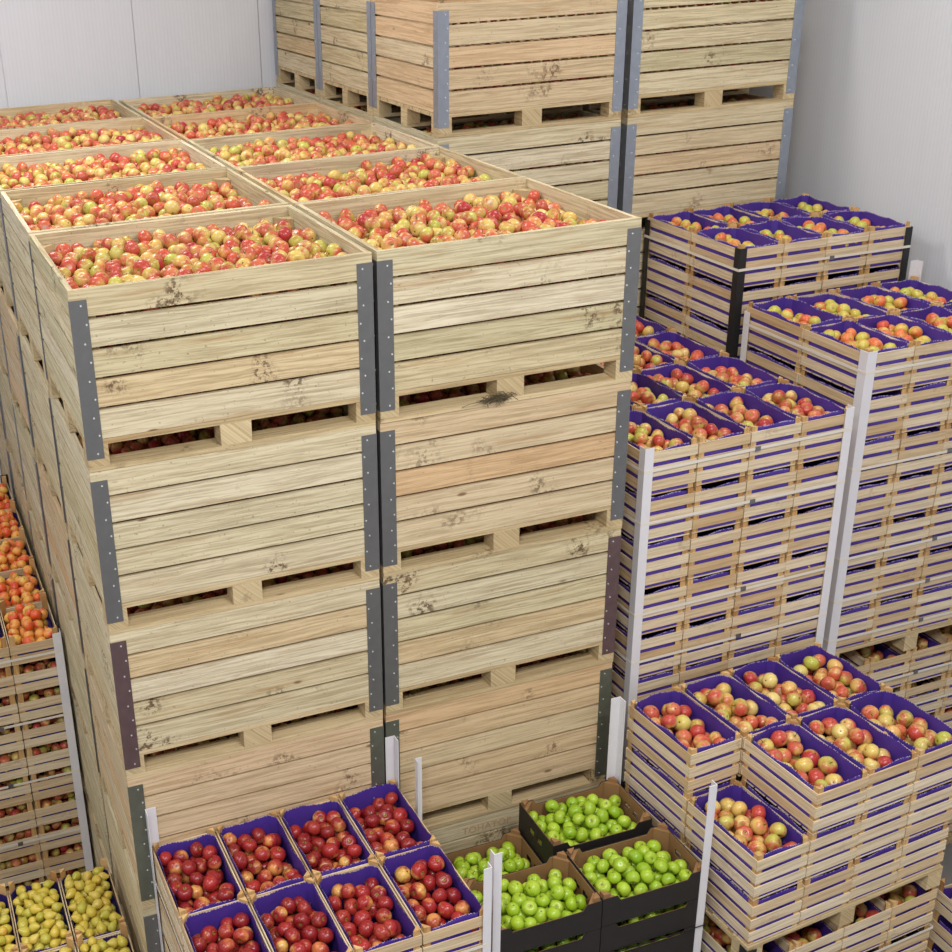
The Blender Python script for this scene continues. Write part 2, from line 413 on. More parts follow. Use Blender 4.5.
for j in range(3):
    for k in range(-1, 6):
        hid = not (k == -1 or (k == 0 and j == 0))
        lab = f'large wooden apple bin {LEV[k+1] if k < 5 else "at floor"} level, {["front","middle","rear"][j]} of back bin rows beside the wall'
        if k == -1: lab = f'tall-standing wooden apple bin above main block, {["front","middle","rear"][j]} of back left column'
        if k == 0 and j == 0: lab = 'wooden apple bin directly under the front bin of the back left column'
        make_bin(XA, 2.30 + j * 1.03, -k * HB, lab, 'large apple bins of the back block', [3, 1, 2, 0][(j + k + 1) % 4] if j == 0 else (j + 1) % 3, hid, 0., (6, 6))
for j in range(2):
    for k in range(-1, 6):
        hid = j > 0 or k > 0
        lab = f'large wooden apple bin {LEV[k+1] if k < 5 else "at floor"} level, {["front","rear"][j]} of back right bin column'
        if j == 0 and k == -1: lab = 'upper wooden apple bin of the back right column nearest the right wall'
        if j == 0 and k == 0: lab = 'lower wooden apple bin of the back right column behind the far crate stack'
        make_bin(XB, 2.32 + j * 1.03, -k * HB, lab, 'large apple bins of the back block', [0, 3][(k + 1) % 2], hid, 0., (6, 6))

BI = ('apple', 'bi')
def dome(x, y, w, d, top, amp): return top + amp * (1 - (2 * x / w - 1) ** 2) * (1 - (2 * y / d - 1) ** 2)
for col, X in (('L', XL), ('R', XR)):
    for j in range(5):
        w, d = BW - 2 * PT - .004, BD - 2 * PT - .004
        r = .0362
        ph = RNG.uniform(0, 6, 3)
        lim = lambda x, y: -.050 + .016 * np.sin(5 * x + ph[0]) * np.sin(4 * y + ph[1]) + .016 * (1 - (2 * x / w - 1) ** 4) * (1 - (2 * y / d - 1) ** 4)
        P, Rr = pack(w, d, r, -.20, lim, fail=26, K=36, corner=.095)
        put(P, Rr, BI, (X + PT + .002, bin_y(col, j) + PT + .002, 0), 0,
            (f'red and yellow apple heaped in the {ROWN[j]} open bin of the {"left" if col == "L" else "right"} row', f'apples in the {ROWN[j]} open bin, {"left" if col == "L" else "right"} row'))
# apples glimpsed through the slots and gaps of the lower bins
def behind(X, Y, z, top=True):
    w = BW - 2 * PT - .004
    if top:
        P, Rr = pack(w, .58, .033, -.13, lambda x, y: -.034 + 0 * x, fail=16, corner=.095)
        put(P, Rr, BI, (X + PT + .002, Y + PT + .003, z), 0, None, True)
    n = int(w / .064)
    G = []
    for a in range(n):
        for b in range(7 if top else 8):
            G.append((.035 + (a + .5 * (b % 2)) * .063, .033 + RNG.uniform(0, .008), (-.19 if top else -.10) - b * .056))
    G = [g for g in G if g[0] < w - .03]
    put(np.array(G), np.full(len(G), .031), BI, (X + PT + .002, Y + PT + .003, z), 0, None, True)
for k in range(0, 5):
    behind(XL, 0, -k * HB, k > 0); behind(XR, .006 * k, -k * HB, k > 0)
behind(XA, 2.3, HB, False); behind(XB, 2.32, HB, False); behind(XA, 2.3, 0); behind(XB, 2.32, 0)
P, Rr = pack(.4, 2.0, .033, -.16, lambda x, y: -.045 + 0 * x, fail=14)
put(P, Rr, BI, (XA + .03, 3.34, 0), 0, None, True)

# ------------------------------------------------------------------ small crates
def crate_body(w, d, slats, h, jit=.0008):
    m = MB(); t = .006
    for (a, b) in slats:
        m.box(0, w, 0, t, a, b, 0, jit=jit); m.box(0, w, d - t, d, a, b, 0, jit=jit)
        m.box(0.001, t, t, d - t, a, b, 1, jit=jit); m.box(w - t, w - .001, t, d - t, a, b, 1, jit=jit)
    n = 6
    for i in range(n): m.box(t, w - t, t + i * (d - 2 * t) / n, t + (i + .85) * (d - 2 * t) / n, .004, .010, 0)
    return m.mesh('crate_slats', [M_crate])
def crate_post(h, s=.030):
    m = MB(); m.prism([(0, 0), (s, 0), (0, s)], 0.002, h - .0015); return fixn(m.mesh('crate_post', [M_ccorner]))
def crate_liner(w, d, hl, seed, mat):
    rn = random.Random(seed); m = MB(); t = .0075; cham = .028
    pts = []; cs = [(t + cham, t), (w - t - cham, t), (w - t, t + cham), (w - t, d - t - cham), (w - t - cham, d - t), (t + cham, d - t), (t, d - t - cham), (t, t + cham)]
    cx, cy = w / 2, d / 2; ph = [rn.uniform(0, 6) for _ in range(4)]
    for i in range(8):
        a, b = cs[i], cs[(i + 1) % 8]; L = math.dist(a, b); n = max(2, int(L / .0065)); n += n % 2
        for k in range(n): pts.append((a[0] + (b[0] - a[0]) * k / n, a[1] + (b[1] - a[1]) * k / n))
    N = len(pts); B = len(m.v)
    for lev in range(4):
        for i, (x, y) in enumerate(pts):
            u = i / N * 2 * PI
            wob = .004 * math.sin(3 * u + ph[0]) + .004 * math.sin(7 * u + ph[1])
            k = [0.0, .5, .985, 1.0][lev]; inn = (.006 + .004 * math.sin(5 * u + ph[2])) * k
            z = .012 + (hl + wob * k - .012) * k + ((.0026 if i % 2 else -.0026) if lev >= 2 else 0)
            dx, dy = cx - x, cy - y; L = math.hypot(dx, dy)
            m.v.append((x + dx / L * inn, y + dy / L * inn, z)); m.g.append((0, 0, 0))
    for lev in range(3):
        for i in range(N):
            j = (i + 1) % N; m.f.append([B + lev * N + i, B + lev * N + j, B + (lev + 1) * N + j, B + (lev + 1) * N + i]); m.mi.append(1 if lev == 2 and rn.random() < .6 else 0)
    m.f.append([B + i for i in range(N)]); m.mi.append(0)
    return m.mesh('crate_liner', [mat, M_edge])

HID = []
class Stack:
    def __init__(s, x, y, yaw, z, cols, rows, px, py, h, slats, liner=(.232, .2475), mat=M_liner):
        s.x, s.y, s.yaw, s.z, s.cols, s.rows, s.px, s.py, s.h = x, y, yaw, z, cols, rows, px, py, h
        s.w, s.d = px - .005, py - .006
        s.body = [crate_body(s.w, s.d, slats, h) for _ in range(4)]; s.post = crate_post(h)
        s.lin = [crate_liner(s.w, s.d, random.uniform(*liner), i + int(abs(x * 100)), mat) for i in range(4)]
        s.slats = slats; s.plain = s.body[0]
    def at(s, u, v, z=0):
        c, n = math.cos(s.yaw), math.sin(s.yaw)
        return (s.x + u * c - v * n, s.y + u * n + v * c, z)
    def crate(s, c, r, k, label, group, hidden=False, liner=True):
        j = lambda a: random.uniform(-a, a)
        z = s.z - (k + 1) * s.h
        p = s.at(c * s.px + .0025 + j(.0015), r * s.py + .003 + j(.0025), z)
        rot = (0, 0, s.yaw + j(.003))
        b = random.choice(s.body)
        if hidden:
            HID.append((b, p, rot[2])); return None
        e = add('fruit_crate', None, None, p, rot, label=label, category='crate', group=group)
        add('slatted_body', b, e)
        t = .0065
        for (x, y, a) in ((t, t, 0), (s.w - t, t, PI / 2), (s.w - t, s.d - t, PI), (t, s.d - t, -PI / 2)): add('corner_post', s.post, e, (x, y, 0), (0, 0, a))
        if liner: add('paper_liner', random.choice(s.lin), e)
        return e
    def fill(s, c, r, k, kind, rad, where, base=None, top=None, amp=.03, deep=None, stuff=False, fail=45, front=None):
        m = .013; z = s.z - (k + 1) * s.h
        w, d = s.w - 2 * m, s.d - 2 * m
        if front: d = front
        top = s.slats[-1][1] - .004 if top is None else top
        base = max(.022, top - 4.2 * rad) if base is None else base
        P, Rr = pack(w, d, rad, base, lambda x, y: dome(x, y, w, d, top - rad * .95, amp), fail=fail, K=40)
        if len(P): put(P, Rr, kind, s.at(c * s.px + m, r * s.py + m, z), s.yaw, where, stuff)

S3SL = [(.030, .080), (.102, .153), (.176, .228)]
ORD = ['first', 'second', 'third', 'fourth', 'fifth', 'sixth', 'seventh', 'eighth', 'ninth', 'tenth']
COLN = ['leftmost', 'second', 'third', 'rightmost']
def build_stack(S, layers, desc, rowname, vis_left, vis_cols, kind, rad, fruitname, group, skip=lambda c, r, k: False, top_at=lambda c, r: 0, fkw={}, hid_rows=None, glimpse=True, gfront=.11, topdesc='open-topped crate of', hideall=False):
    for c in range(S.cols):
        for r in range(S.rows):
            t = top_at(c, r)
            for k in range(t, layers):
                if skip(c, r, k): continue
                front = (r == 0) and c in vis_cols; left = (c == 0) and vis_left
                istop = (k == t)
                hidden = not (front or left or istop)
                cn = COLN[c] if S.cols == 4 else ['left', 'middle', 'right'][c] if S.cols == 3 else ['left', 'right'][c]
                if istop: lab = f'open crate of {fruitname}, {rowname[r]} row {cn}, on {desc}'
                else: lab = f'slatted crate, {ORD[k]} layer, {rowname[r]} row {cn}, in {desc}'
                S.crate(c, r, k, lab, group, hidden)
                if istop:
                    wh = (f'{fruitname[:-1]} in {rowname[r]} row {cn} crate on {desc}', f'{fruitname} in {rowname[r]} row {cn} crate, {desc}')
                    S.fill(c, r, k, kind(c, r), rad, wh, **fkw)
                elif glimpse and front:
                    S.fill(c, r, k, kind(c, r), rad, None, base=.10, top=.215, amp=0, stuff=True, fail=10, front=gfront)

# right-hand lower stack, nearest the camera, stepped at its front left corner
h1 = .2555
S1 = Stack(1.313, -1.073, .083, -2.354, 4, 2, .3, .478, h1, S3SL)
build_stack(S1, 3, 'lower right stack', ['front', 'rear'], True, (0, 1, 2, 3), lambda c, r: BI, .041, 'red and yellow apples', 'crates of the lower right stack',
            top_at=lambda c, r: 1 if (c == 0 and r == 0) else 0, fkw=dict(amp=.022, top=.250))
S1b = Stack(1.313, -1.073, .083, -2.354 - 3 * h1 - .115, 4, 2, .3, .478, h1, S3SL, liner=(.17, .2))
build_stack(S1b, 4, 'pallet under lower right stack', ['front', 'rear'], True, (0, 1, 2, 3), lambda c, r: BI, .0385, 'red and yellow apples', 'crates under the lower right stack',
            fkw=dict(amp=.0, top=.21, stuff=True), gfront=.12)
# tall strapped stack beside the bins (two pallets deep)
h2 = .2555
S2 = Stack(1.357, .058, .025, -1.113, 4, 4, .3, .5, h2, S3SL)
build_stack(S2, 7, 'tall stack beside bins', ['front', 'second', 'third', 'rear'], True, (0, 1, 2, 3), lambda c, r: BI, .037, 'orange and yellow apples', 'crates of the tall strapped stack',
            fkw=dict(amp=.02, top=.238))
# right stack against the wall
h3 = .2555
S3 = Stack(2.771, .268, .009, -.900, 4, 2, .3, .493, h3, S3SL)
build_stack(S3, 7, 'tall stack by right wall', ['front', 'rear'], True, (0, 1, 2, 3), lambda c, r: ('apple', 'bg'), .0365, 'yellow and red apples', 'crates of the tall stack by the right wall',
            fkw=dict(amp=.02, top=.23))
S3b = Stack(2.80, .268, .009, -.9 - 7 * h3 - .12, 4, 2, .3, .493, h3, S3SL, liner=(.13, .17))
build_stack(S3b, 6, 'pallet under right wall stack', ['front', 'rear'], True, (0, 1, 2, 3), lambda c, r: BI, .034, 'red and yellow apples', 'crates under the right wall stack',
            fkw=dict(amp=.0, top=.2, stuff=True))
# far stack
S4 = Stack(2.745, 1.33, 0., -.59, 4, 2, .3, .48, h3, S3SL)
build_stack(S4, 6, 'far black-cornered stack', ['front', 'rear'], True, (0, 1, 2, 3), lambda c, r: ('apple', 'bg'), .0365, 'yellow and red apples', 'crates of the black-cornered far stack',
            fkw=dict(amp=.02, top=.226))
# red apple stack, front left
SF = Stack(-1.135, -.988, .02, -2.565, 4, 2, .3, .488, .2555, S3SL, liner=(.228, .243))
build_stack(SF, 5, 'front red apple stack', ['front', 'rear'], True, (3, 2), lambda c, r: ('apple', 'rd'), .0365, 'dark red apples', 'crates of the front red apple stack',
            fkw=dict(amp=.014, top=.244))
# orange apple stack, left edge
SL2 = [(.004, .057), (.071, .126)]
SG = Stack(-2.123, 1.87, 0., -2.44, 3, 5, .29, .475, .19, SL2, liner=(.09, .12), mat=M_lined)
build_stack(SG, 10, 'left edge stack', ['front', 'second', 'third', 'fourth', 'rear'], False, (1, 2), lambda c, r: ('apple', 'or'), .035, 'orange-red apples', 'crates of the left edge stack',
            fkw=dict(amp=.035, top=.165), glimpse=False)
for c in (1, 2):
    for k in range(1, 10): SG.fill(c, 0, k, BI, .032, None, base=.03, top=.165, amp=0, stuff=True, fail=10, front=.16)
# pears
SP = Stack(-2.05, -.14, .0, -3.30, 3, 2, .263, .51, .19, SL2, liner=(.12, .14), mat=M_lined)
build_stack(SP, 5, 'pear stack', ['front', 'rear'], False, (2,), lambda c, r: ('pear', 'pe'), .0275, 'yellow pears', 'crates of the pear stack',
            fkw=dict(amp=.03, top=.182), glimpse=False)
# green-yellow apples at the right frame edge
S5 = Stack(2.655, -1.63, .0, -3.36, 2, 2, .3, .4, .19, SL2, liner=(.12, .14))
build_stack(S5, 4, 'right corner stack', ['front', 'rear'], True, (0, 1), lambda c, r: ('apple', 'bg'), .038, 'yellow-green apples', 'crates of the right corner stack', fkw=dict(top=.17, amp=.03), glimpse=False)

def join_hidden():
    vs, gs, ls, starts, tot, off, lo = [], [], [], [], [], 0, 0
    for me, p, a in HID:
        n = len(me.vertices); v = np.empty(n * 3, 'f'); me.vertices.foreach_get('co', v); v = v.reshape(-1, 3)
        g = np.empty(n * 3, 'f'); me.attributes['gr'].data.foreach_get('vector', g)
        c, q = math.cos(a), math.sin(a)
        vs.append(np.stack([p[0] + v[:, 0] * c - v[:, 1] * q, p[1] + v[:, 0] * q + v[:, 1] * c, p[2] + v[:, 2]], 1)); gs.append(g)
        li = np.empty(len(me.loops), 'i'); me.loops.foreach_get('vertex_index', li); ls.append(li + off)
        st = np.empty(len(me.polygons), 'i'); me.polygons.foreach_get('loop_start', st); starts.append(st + lo)
        tt = np.empty(len(me.polygons), 'i'); me.polygons.foreach_get('loop_total', tt); tot.append(tt)
        off += n; lo += len(li)
    me = bpy.data.meshes.new('inner_crates'); V = np.concatenate(vs); L = np.concatenate(ls); S = np.concatenate(starts); T = np.concatenate(tot)
    me.vertices.add(len(V)); me.vertices.foreach_set('co', V.astype('f').ravel()); me.loops.add(len(L)); me.polygons.add(len(S))
    me.loops.foreach_set('vertex_index', L); me.polygons.foreach_set('loop_start', S); me.polygons.foreach_set('loop_total', T)
    me.materials.append(M_crate)
    me.attributes.new('gr', 'FLOAT_VECTOR', 'POINT').data.foreach_set('vector', np.concatenate(gs)); me.update(calc_edges=True)
    add('fruit_crates', me, label='the further slatted wooden crates in the middle of the crate stacks', category='crates', kind='stuff')
join_hidden()

# ------------------------------------------------------------------ black card boxes of green apples
def card_box(w, d, h):
    t = .0035; dip = .030; a = .075; b = .092
    m = MB(); prof = [(0, 0), (w, 0), (w, h), (w - a, h), (w - b, h - dip), (b, h - dip), (a, h), (0, h)]
    m.prism(prof, 0, t, 0, 1); m.prism(prof, d - t, d, 0, 1)
    for x in (0, w - t):
        hy = [(d / 2 - .06, d / 2 - .015), (d / 2 + .015, d / 2 + .06)]
        m.box(x, x + t, t, d - t, 0, .066, 1); m.box(x, x + t, t, d - t, .096, h, 1)
        m.box(x, x + t, t, hy[0][0], .066, .096, 1); m.box(x, x + t, hy[0][1], hy[1][0], .066, .096, 1); m.box(x, x + t, hy[1][1], d - t, .066, .096, 1)
    m.box(t, w - t, t, d - t, 0, .004, 0)
    outer = fixn(m.mesh('card_outer', [M_cardk]))
    m = MB(); pr = [(t, .005), (w - t, .005), (w - t, h - .002), (w - a, h - .002), (w - b, h - dip - .001), (b, h - dip - .001), (a, h - .002), (t, h - .002)]
    m.prism(pr, t + .0003, t + .003, 0, 1); m.prism(pr, d - t - .003, d - t - .0003, 0, 1)
    for x in (t + .0003, w - t - .003):
        x2 = x + .0027; m.box(x, x2, .008, d - .008, .097, h - .002, 1); m.box(x, x2, .008, d - .008, .006, .065, 1)
        m.box(x, x2, .008, d / 2 - .061, .065, .097, 1); m.box(x, x2, d / 2 - .014, d / 2 + .014, .065, .097, 1); m.box(x, x2, d / 2 + .061, d - .008, .065, .097, 1)
    m.box(t, w - t, t, d - t, .0042, .007, 0)
    inner = fixn(m.mesh('card_inner', [M_cardb]))
    m = MB(); s = .055; q = .007; Hh = h + .018
    m.prism([(0, 0), (s, 0), (s, .003), (.003, s), (0, s)], .008, Hh - .020)
    m.prism([(0, 0), (s * .62, 0), (s * .62, .003), (.003, s * .62), (0, s * .62)], Hh - .020, Hh)
    post = fixn(m.mesh('card_corner', [M_cardb]))
    return outer, inner, post
GW, GD, GH = .53, .345, .155
CO, CI, CP = card_box(GW, GD, GH)
GX, GY, GZ = .132, -.876, -2.80
gboxes = [('front left', GX, GY, 0), ('front right', GX + .536, GY, 0), ('rear left', GX - .03, GY + .398, 1), ('rear right', GX + .507, GY + .396, 0)]
for nm, x, y, t in gboxes:
    for k in range(t, 10):
        if k > 4 and 'rear' in nm: continue
        lab = f'black card box of green apples, {nm} on top of the green apple stack' if k == t else f'black card box, {ORD[k]} layer, {nm} of the green apple stack'
        z = GZ - (k + 1) * (GH + .003) + .012
        e = add('card_box', None, None, (x, y, z), (0, 0, -.006), label=lab, category='box', group='black card boxes of the green apple stack')
        add('outer_shell', CO, e); add('brown_lining', CI, e)
        if k <= t + 1:
            for (px, py, a) in ((.0075, .0075, 0), (GW - .0075, .0075, PI / 2), (GW - .0075, GD - .0075, PI), (.0075, GD - .0075, -PI / 2)):
                add('corner_brace', CP, e, (px, py, 0 if k == t else -.02), (0, 0, a))
        if k == t:
            w, d = GW - .03, GD - .03
            P, Rr = pack(w, d, .034, .012, lambda X, Y: dome(X, Y, w, d, .105, .06), fail=50, K=40)
            put(P, Rr, ('apple', 'gn'), (x + .015, y + .015, z), 0, (f'bright green apple in the {nm} black card box', f'green apples in the {nm} black card box'))
        elif k < 4 and 'front' in nm:
            P, Rr = pack(GW - .03, .12, .034, .03, lambda X, Y: .106 + 0 * X, fail=14)
            put(P, Rr, ('apple', 'gn'), (x + .015, y + .012, z), 0, None, True)

# ------------------------------------------------------------------ pallets under the crate stacks
def pallet(S, ztop, hgt, w, d, label):
    o = S.at(0, 0)
    e = add('pallet', None, None, (o[0], o[1], ztop - hgt), (0, 0, S.yaw), label=label, category='pallet', group='wooden pallets under crate stacks')
    m = MB(); n = 7
    for i in range(n): m.box(0, w, i * (d - .1) / (n - 1), i * (d - .1) / (n - 1) + .1, hgt - .018, hgt - .001, 0, jit=.001)
    m.box(0, .09, 0, d, hgt - .034, hgt - .018, 1); m.box(w - .09, w, 0, d, hgt - .034, hgt - .018, 1); m.box(w / 2 - .045, w / 2 + .045, 0, d, hgt - .034, hgt - .018, 1)
    add('deck', m.mesh('pallet_deck', [M_pal]), e)
    for x in (0, w / 2 - .045, w - .09):
        for y in (0, d / 2 - .05, d - .1):
            b = MB(); b.box(x, x + .09, y, y + .1, .001, hgt - .034, 1, jit=.001); add('block', b.mesh('pallet_block', [M_pal]), e)
pallet(S1, -2.354 - 3 * h1, .115, 1.2, .956, 'wooden pallet under the lower right crate stack')
pallet(S1b, S1b.z - 4 * h1 - .001, S1b.z - 4 * h1 - FLOOR - .002, 1.2, .956, 'wooden pallet on the floor beneath lower right crates')
pallet(S3, -.9 - 7 * h3, .12, 1.2, .986, 'wooden pallet under the right wall crate stack')
pallet(S3b, S3b.z - 6 * h3 - .001, S3b.z - 6 * h3 - FLOOR - .003, 1.2, .986, 'wooden pallet beneath the second tier by the right wall')

# ------------------------------------------------------------------ corner protectors and straps
def protector(x, y, z0, z1, quad, col, label, s=.045, tilt=(0, 0)):
    m = MB(); t = .0035
    m.prism([(-t, -t), (s, -t), (s, 0), (0, 0), (0, s), (-t, s)], 0, z1 - z0)
    o = add('corner_protector', fixn(m.mesh('corner_profile', [col])), None, (x, y, z0), (tilt[0], tilt[1], quad * PI / 2), label=label, category='corner protector',
            group='plastic corner protectors' if col is M_white else 'black corner protectors')
    return o
def P_at(S, u, v): p = S.at(u, v); return p[0], p[1]
x, y = P_at(S2, -.002, -.002); protector(x, y, -3.0, S2.z + .004, 0, M_white, 'white corner strip at left edge of tall stack beside bins')
x, y = P_at(S2, 1.202, -.002); protector(x, y, -3.0, S2.z + .004, 1, M_white, 'narrow white corner strip at right edge of tall stack beside bins')
x, y = P_at(S3, -.002, -.002); protector(x, y, -2.78, S3.z - .01, 0, M_white, 'broad white corner strip on the stack by the right wall', s=.055)
x, y = P_at(S3, -.002, .986); protector(x, y, -2.3, S3.z - .055, 3, M_white, 'short white strip at rear left corner of right wall stack')
x, y = P_at(S3, 1.203, .99); protector(x, y, -2.3, S3.z + .09, 2, M_white, 'white strip sticking up by the right wall')
x, y = P_at(S4, -.002, -.002); protector(x, y, -2.1, S4.z - .02, 0, M_black, 'black corner strip at front left of the far stack')
x, y = P_at(S4, 1.202, -.002); protector(x, y, -2.1, S4.z - .03, 1, M_black, 'black corner strip at front right of the far stack')
x, y = P_at(S4, -.002, .962); protector(x, y, -2.1, S4.z - .04, 3, M_black, 'black corner strip at rear left of the far stack')
x, y = P_at(S1b, -.006, -.006); protector(x, y, -4.2, S1b.z + .10, 0, M_black, 'black corner strip under the lower right stack', s=.05)
x, y = P_at(SF, -.003, .979); protector(x, y, -4.2, -2.38, 3, M_white, 'white corner strip at rear left of red apple stack')
x, y = P_at(SF, 1.203, .979); protector(x, y, -4.2, -2.33, 2, M_white, 'white corner strip at rear right of red apple stack')
x, y = P_at(SF, 1.204, -.003); protector(x, y, -4.2, -2.34, 1, M_white, 'white corner strip between red apples and green apples, left one', s=.034)
protector(GX - .004, GY - .004, -4.3, -2.36, 0, M_white, 'white corner strip between red apples and green apples, right one', s=.034)
protector(GX + 1.072, GY - .004, -4.3, -2.32, 1, M_white, 'tall white corner strip in front of the lower right stack', s=.036)
protector(GX + 1.050, GY + .75, -4.3, -2.32, 2, M_white, 'white corner strip behind the green apple boxes', s=.048)
protector(GX - .034, GY + .75, -4.3, -2.38, 3, M_white, 'thin white corner strip between red and green stacks', s=.03)
x, y = P_at(SG, .873, -.003); protector(x, y, -4.35, SG.z - .03, 1, M_white, 'long white corner strip on the left edge stack')
x, y = P_at(SG, .873, .475 * 5 + .003); protector(x, y, -4.35, SG.z - .0, 2, M_black, 'dark corner strip behind the left edge stack', s=.05)

def strap(S, w, d, z, label, sag=0., mat=M_strap, hh=.015):
    m = MB(); e = .0055; t = .0012
    ring = [(-e, -e), (w + e, -e), (w + e, d + e), (-e, d + e)]
    zs = [random.uniform(-.006, .006) for _ in range(4)]
    for i in range(4):
        a, b = ring[i], ring[(i + 1) % 4]; n = 6
        for k in range(n):
            f0, f1 = k / n, (k + 1) / n
            def P(f, up, o):
                x = a[0] + (b[0] - a[0]) * f; y = a[1] + (b[1] - a[1]) * f
                nx, ny = (b[1] - a[1]), -(b[0] - a[0]); L = math.hypot(nx, ny)
                z_ = zs[i] + (zs[(i + 1) % 4] - zs[i]) * f - sag * math.sin(PI * f) + up
                return (x + nx / L * o, y + ny / L * o, z_)
            q = [P(f0, 0, 0), P(f1, 0, 0), P(f1, hh, 0), P(f0, hh, 0)]; q2 = [P(f0, 0, t), P(f1, 0, t), P(f1, hh, t), P(f0, hh, t)]
            m.quad(q2); m.quad(q[::-1]); m.quad([q[3], q[2], q2[2], q2[3]][::-1]); m.quad([q[0], q[1], q2[1], q2[0]])
    if mat is M_strap: m.box(w * .52, w * .52 + .03, -e - .004, -e, -.004, hh + .004, 0, 1)
    o = S.at(0, 0)
    add('strap', fixn(m.mesh('strap', [mat, M_steel])), None, (o[0], o[1], z), (0, 0, S.yaw), label=label, category='strap', group='plastic straps round the stacks')
for i, z in enumerate((-1.233, -1.515, -2.005, -2.282)): strap(S2, 1.2, .997, z, f'white strap round the tall stack beside bins, {ORD[i]} from top')
for i, z in enumerate((-1.03, -1.567, -2.10, -2.365, -2.62)): strap(S3, 1.2, .983, z, f'white strap round the stack by the right wall, {ORD[i]} from top')
strap(S3b, 1.2, .983, S3b.z - .17, 'white strap round crates below the right wall stack, upper one'); strap(S3b, 1.2, .983, S3b.z - .40, 'white strap round crates below the right wall stack, lower one')
strap(S4, 1.2, .96, -.745, 'white strap round the black-cornered far stack')
strap(S1b, 1.2, .956, S1b.z - .27, 'white strap round the crates below the lower right stack')
for i, z in enumerate((-2.60, -3.03, -3.43, -3.86)): strap(SG, .868, 2.373, z, f'white strap round the left edge stack, {ORD[i]} from top')
for i, z in enumerate((-2.75,)): strap(SF, 1.2, .976, z, 'white strap round the front red apple stack')
class _G:
    yaw = -.006
    def at(s, u, v, z=0): return (GX - .004 + u, GY - .004 + v, z)
strap(_G(), 1.076, .75, GZ - .31, 'black strap round the green apple boxes', mat=M_black, hh=.006)

# ------------------------------------------------------------------ stencil and nest
fc = bpy.data.curves.new('stencil', 'FONT'); fc.body = 'TOHATOP'; fc.size = .054; fc.extrude = .0004; fc.space_character = 1.1
fo = bpy.data.objects.new('tmp_text', fc); C.objects.link(fo)
dg = bpy.context.evaluated_depsgraph_get(); fm = bpy.data.meshes.new_from_object(fo.evaluated_get(dg)); bpy.data.objects.remove(fo)
fm.materials.clear(); fm.materials.append(M_ink)
parent = None
for o in C.objects:
    if o.get('label') == 'large slatted wooden apple bin, fifth from top level, front stack of the right bin row': parent = o
st = add('stencil_lettering', fm, parent, (.40, -.0013, HB - .092), (PI / 2, 0, 0), label='faded reddish stencil lettering')
m = MB(); rn = random.Random(3)
for i in range(110):
    a = rn.uniform(0, 2 * PI); L = rn.uniform(.03, .08)
    c = Vector((rn.gauss(0, .035), rn.gauss(-.012, .007), abs(rn.gauss(0, .012))))
    dv = Vector((math.cos(a), math.sin(a) * .25, rn.uniform(-.3, .5))).normalized() * L / 2
    mid = c + Vector((rn.uniform(-.01, .01), rn.uniform(-.006, .003), rn.uniform(0, .012)))
    pts = [c - dv, mid, c + dv]; pts = [Vector((p.x, min(p.y, .004) , max(p.z, .001 if p.y > -.001 else -.02))) for p in pts]
    m.tube([tuple(p) for p in pts], rn.uniform(.0008, .0018), 4)
add('dry_grass_tuft', m.mesh('dry_grass_tuft', [M_twig]), None, (.545, -.004, -.7355 + .0225), label='small clump of dry grass and dirt caught under the front right top bin', category='debris')

# ------------------------------------------------------------------ fruit meshes
def lathe(kind, nu, nv, seed=0):
    rn = random.Random(seed); V = []; F = []; LC = []
    prof = []
    for i in range(nv + 1):
        t = PI * i / nv
        if kind == 'apple':
            rho = math.sin(t); z = math.cos(t) * .90
            z += -.30 * math.exp(-(rho / .30) ** 2) * (z > 0) + .16 * math.exp(-(rho / .22) ** 2) * (z < 0)
            rho *= 1 + .07 * math.cos(t)
        else:
            rho = math.sin(t) * (1 - .30 * (math.cos(t) * .5 + .5) ** 1.5) * 1.02; z = (math.cos(t) * 1.22 + .1)
            if t < PI / 2: rho *= 1 - .22 * math.sin(2 * t)
        prof.append((rho, z))
    ph = rn.uniform(0, 6)
    for i, (rho, z) in enumerate(prof):
        if i in (0, nv): V.append((0, 0, z)); continue
        for k in range(nu):
            a = 2 * PI * k / nu; rr = rho * (1 + .025 * math.cos(2 * a + ph) + (.02 * math.cos(5 * a) * (1 if kind == 'apple' else 0)))
            V.append((rr * math.cos(a), rr * math.sin(a), z * (1 + .02 * math.sin(a + ph))))
    idx = lambda i, k: 0 if i == 0 else (len(V) - 1 if i == nv else 1 + (i - 1) * nu + k % nu)
    for i in range(nv):
        for k in range(nu):
            q = [idx(i, k), idx(i + 1, k), idx(i + 1, k + 1), idx(i, k + 1)]
            q2 = []; [q2.append(a) for a in q if a not in q2]; F.append(q2)
    return np.array(V, 'f'), F
def fruit_mesh(kind, mat, nu, nv, seed):
    V, F = lathe(kind, nu, nv, seed)
    me = bpy.data.meshes.new(kind); me.from_pydata(V.tolist(), [], F); me.materials.append(mat)
    me.polygons.foreach_set('use_smooth', [True] * len(F))
    a = me.attributes.new('loc', 'FLOAT_VECTOR', 'POINT'); a.data.foreach_set('vector', V.ravel())
    b = me.attributes.new('rnd', 'FLOAT', 'POINT'); b.data.foreach_set('value', np.full(len(V), seed * .137, 'f'))
    me.update(); return me
def stem_mesh(kind):
    m = MB(); z = .58 if kind == 'apple' else 1.26
    m.tube([(0, 0, z), (.02, .01, z + .2), (.07, .03, z + .42), (.12, .04, z + .55)] if kind == 'apple' else [(0, 0, z), (.02, 0, z + .2), (.09, 0, z + .42)], .035, 5)
    return m.mesh('stem', [M_stem], True)
STEM = {'apple': stem_mesh('apple'), 'pear': stem_mesh('pear')}
MATS = dict(bi=M_bi, bg=M_bg, rd=M_rd, gn=M_gn, pe=M_pe)
MATS['or'] = M_or
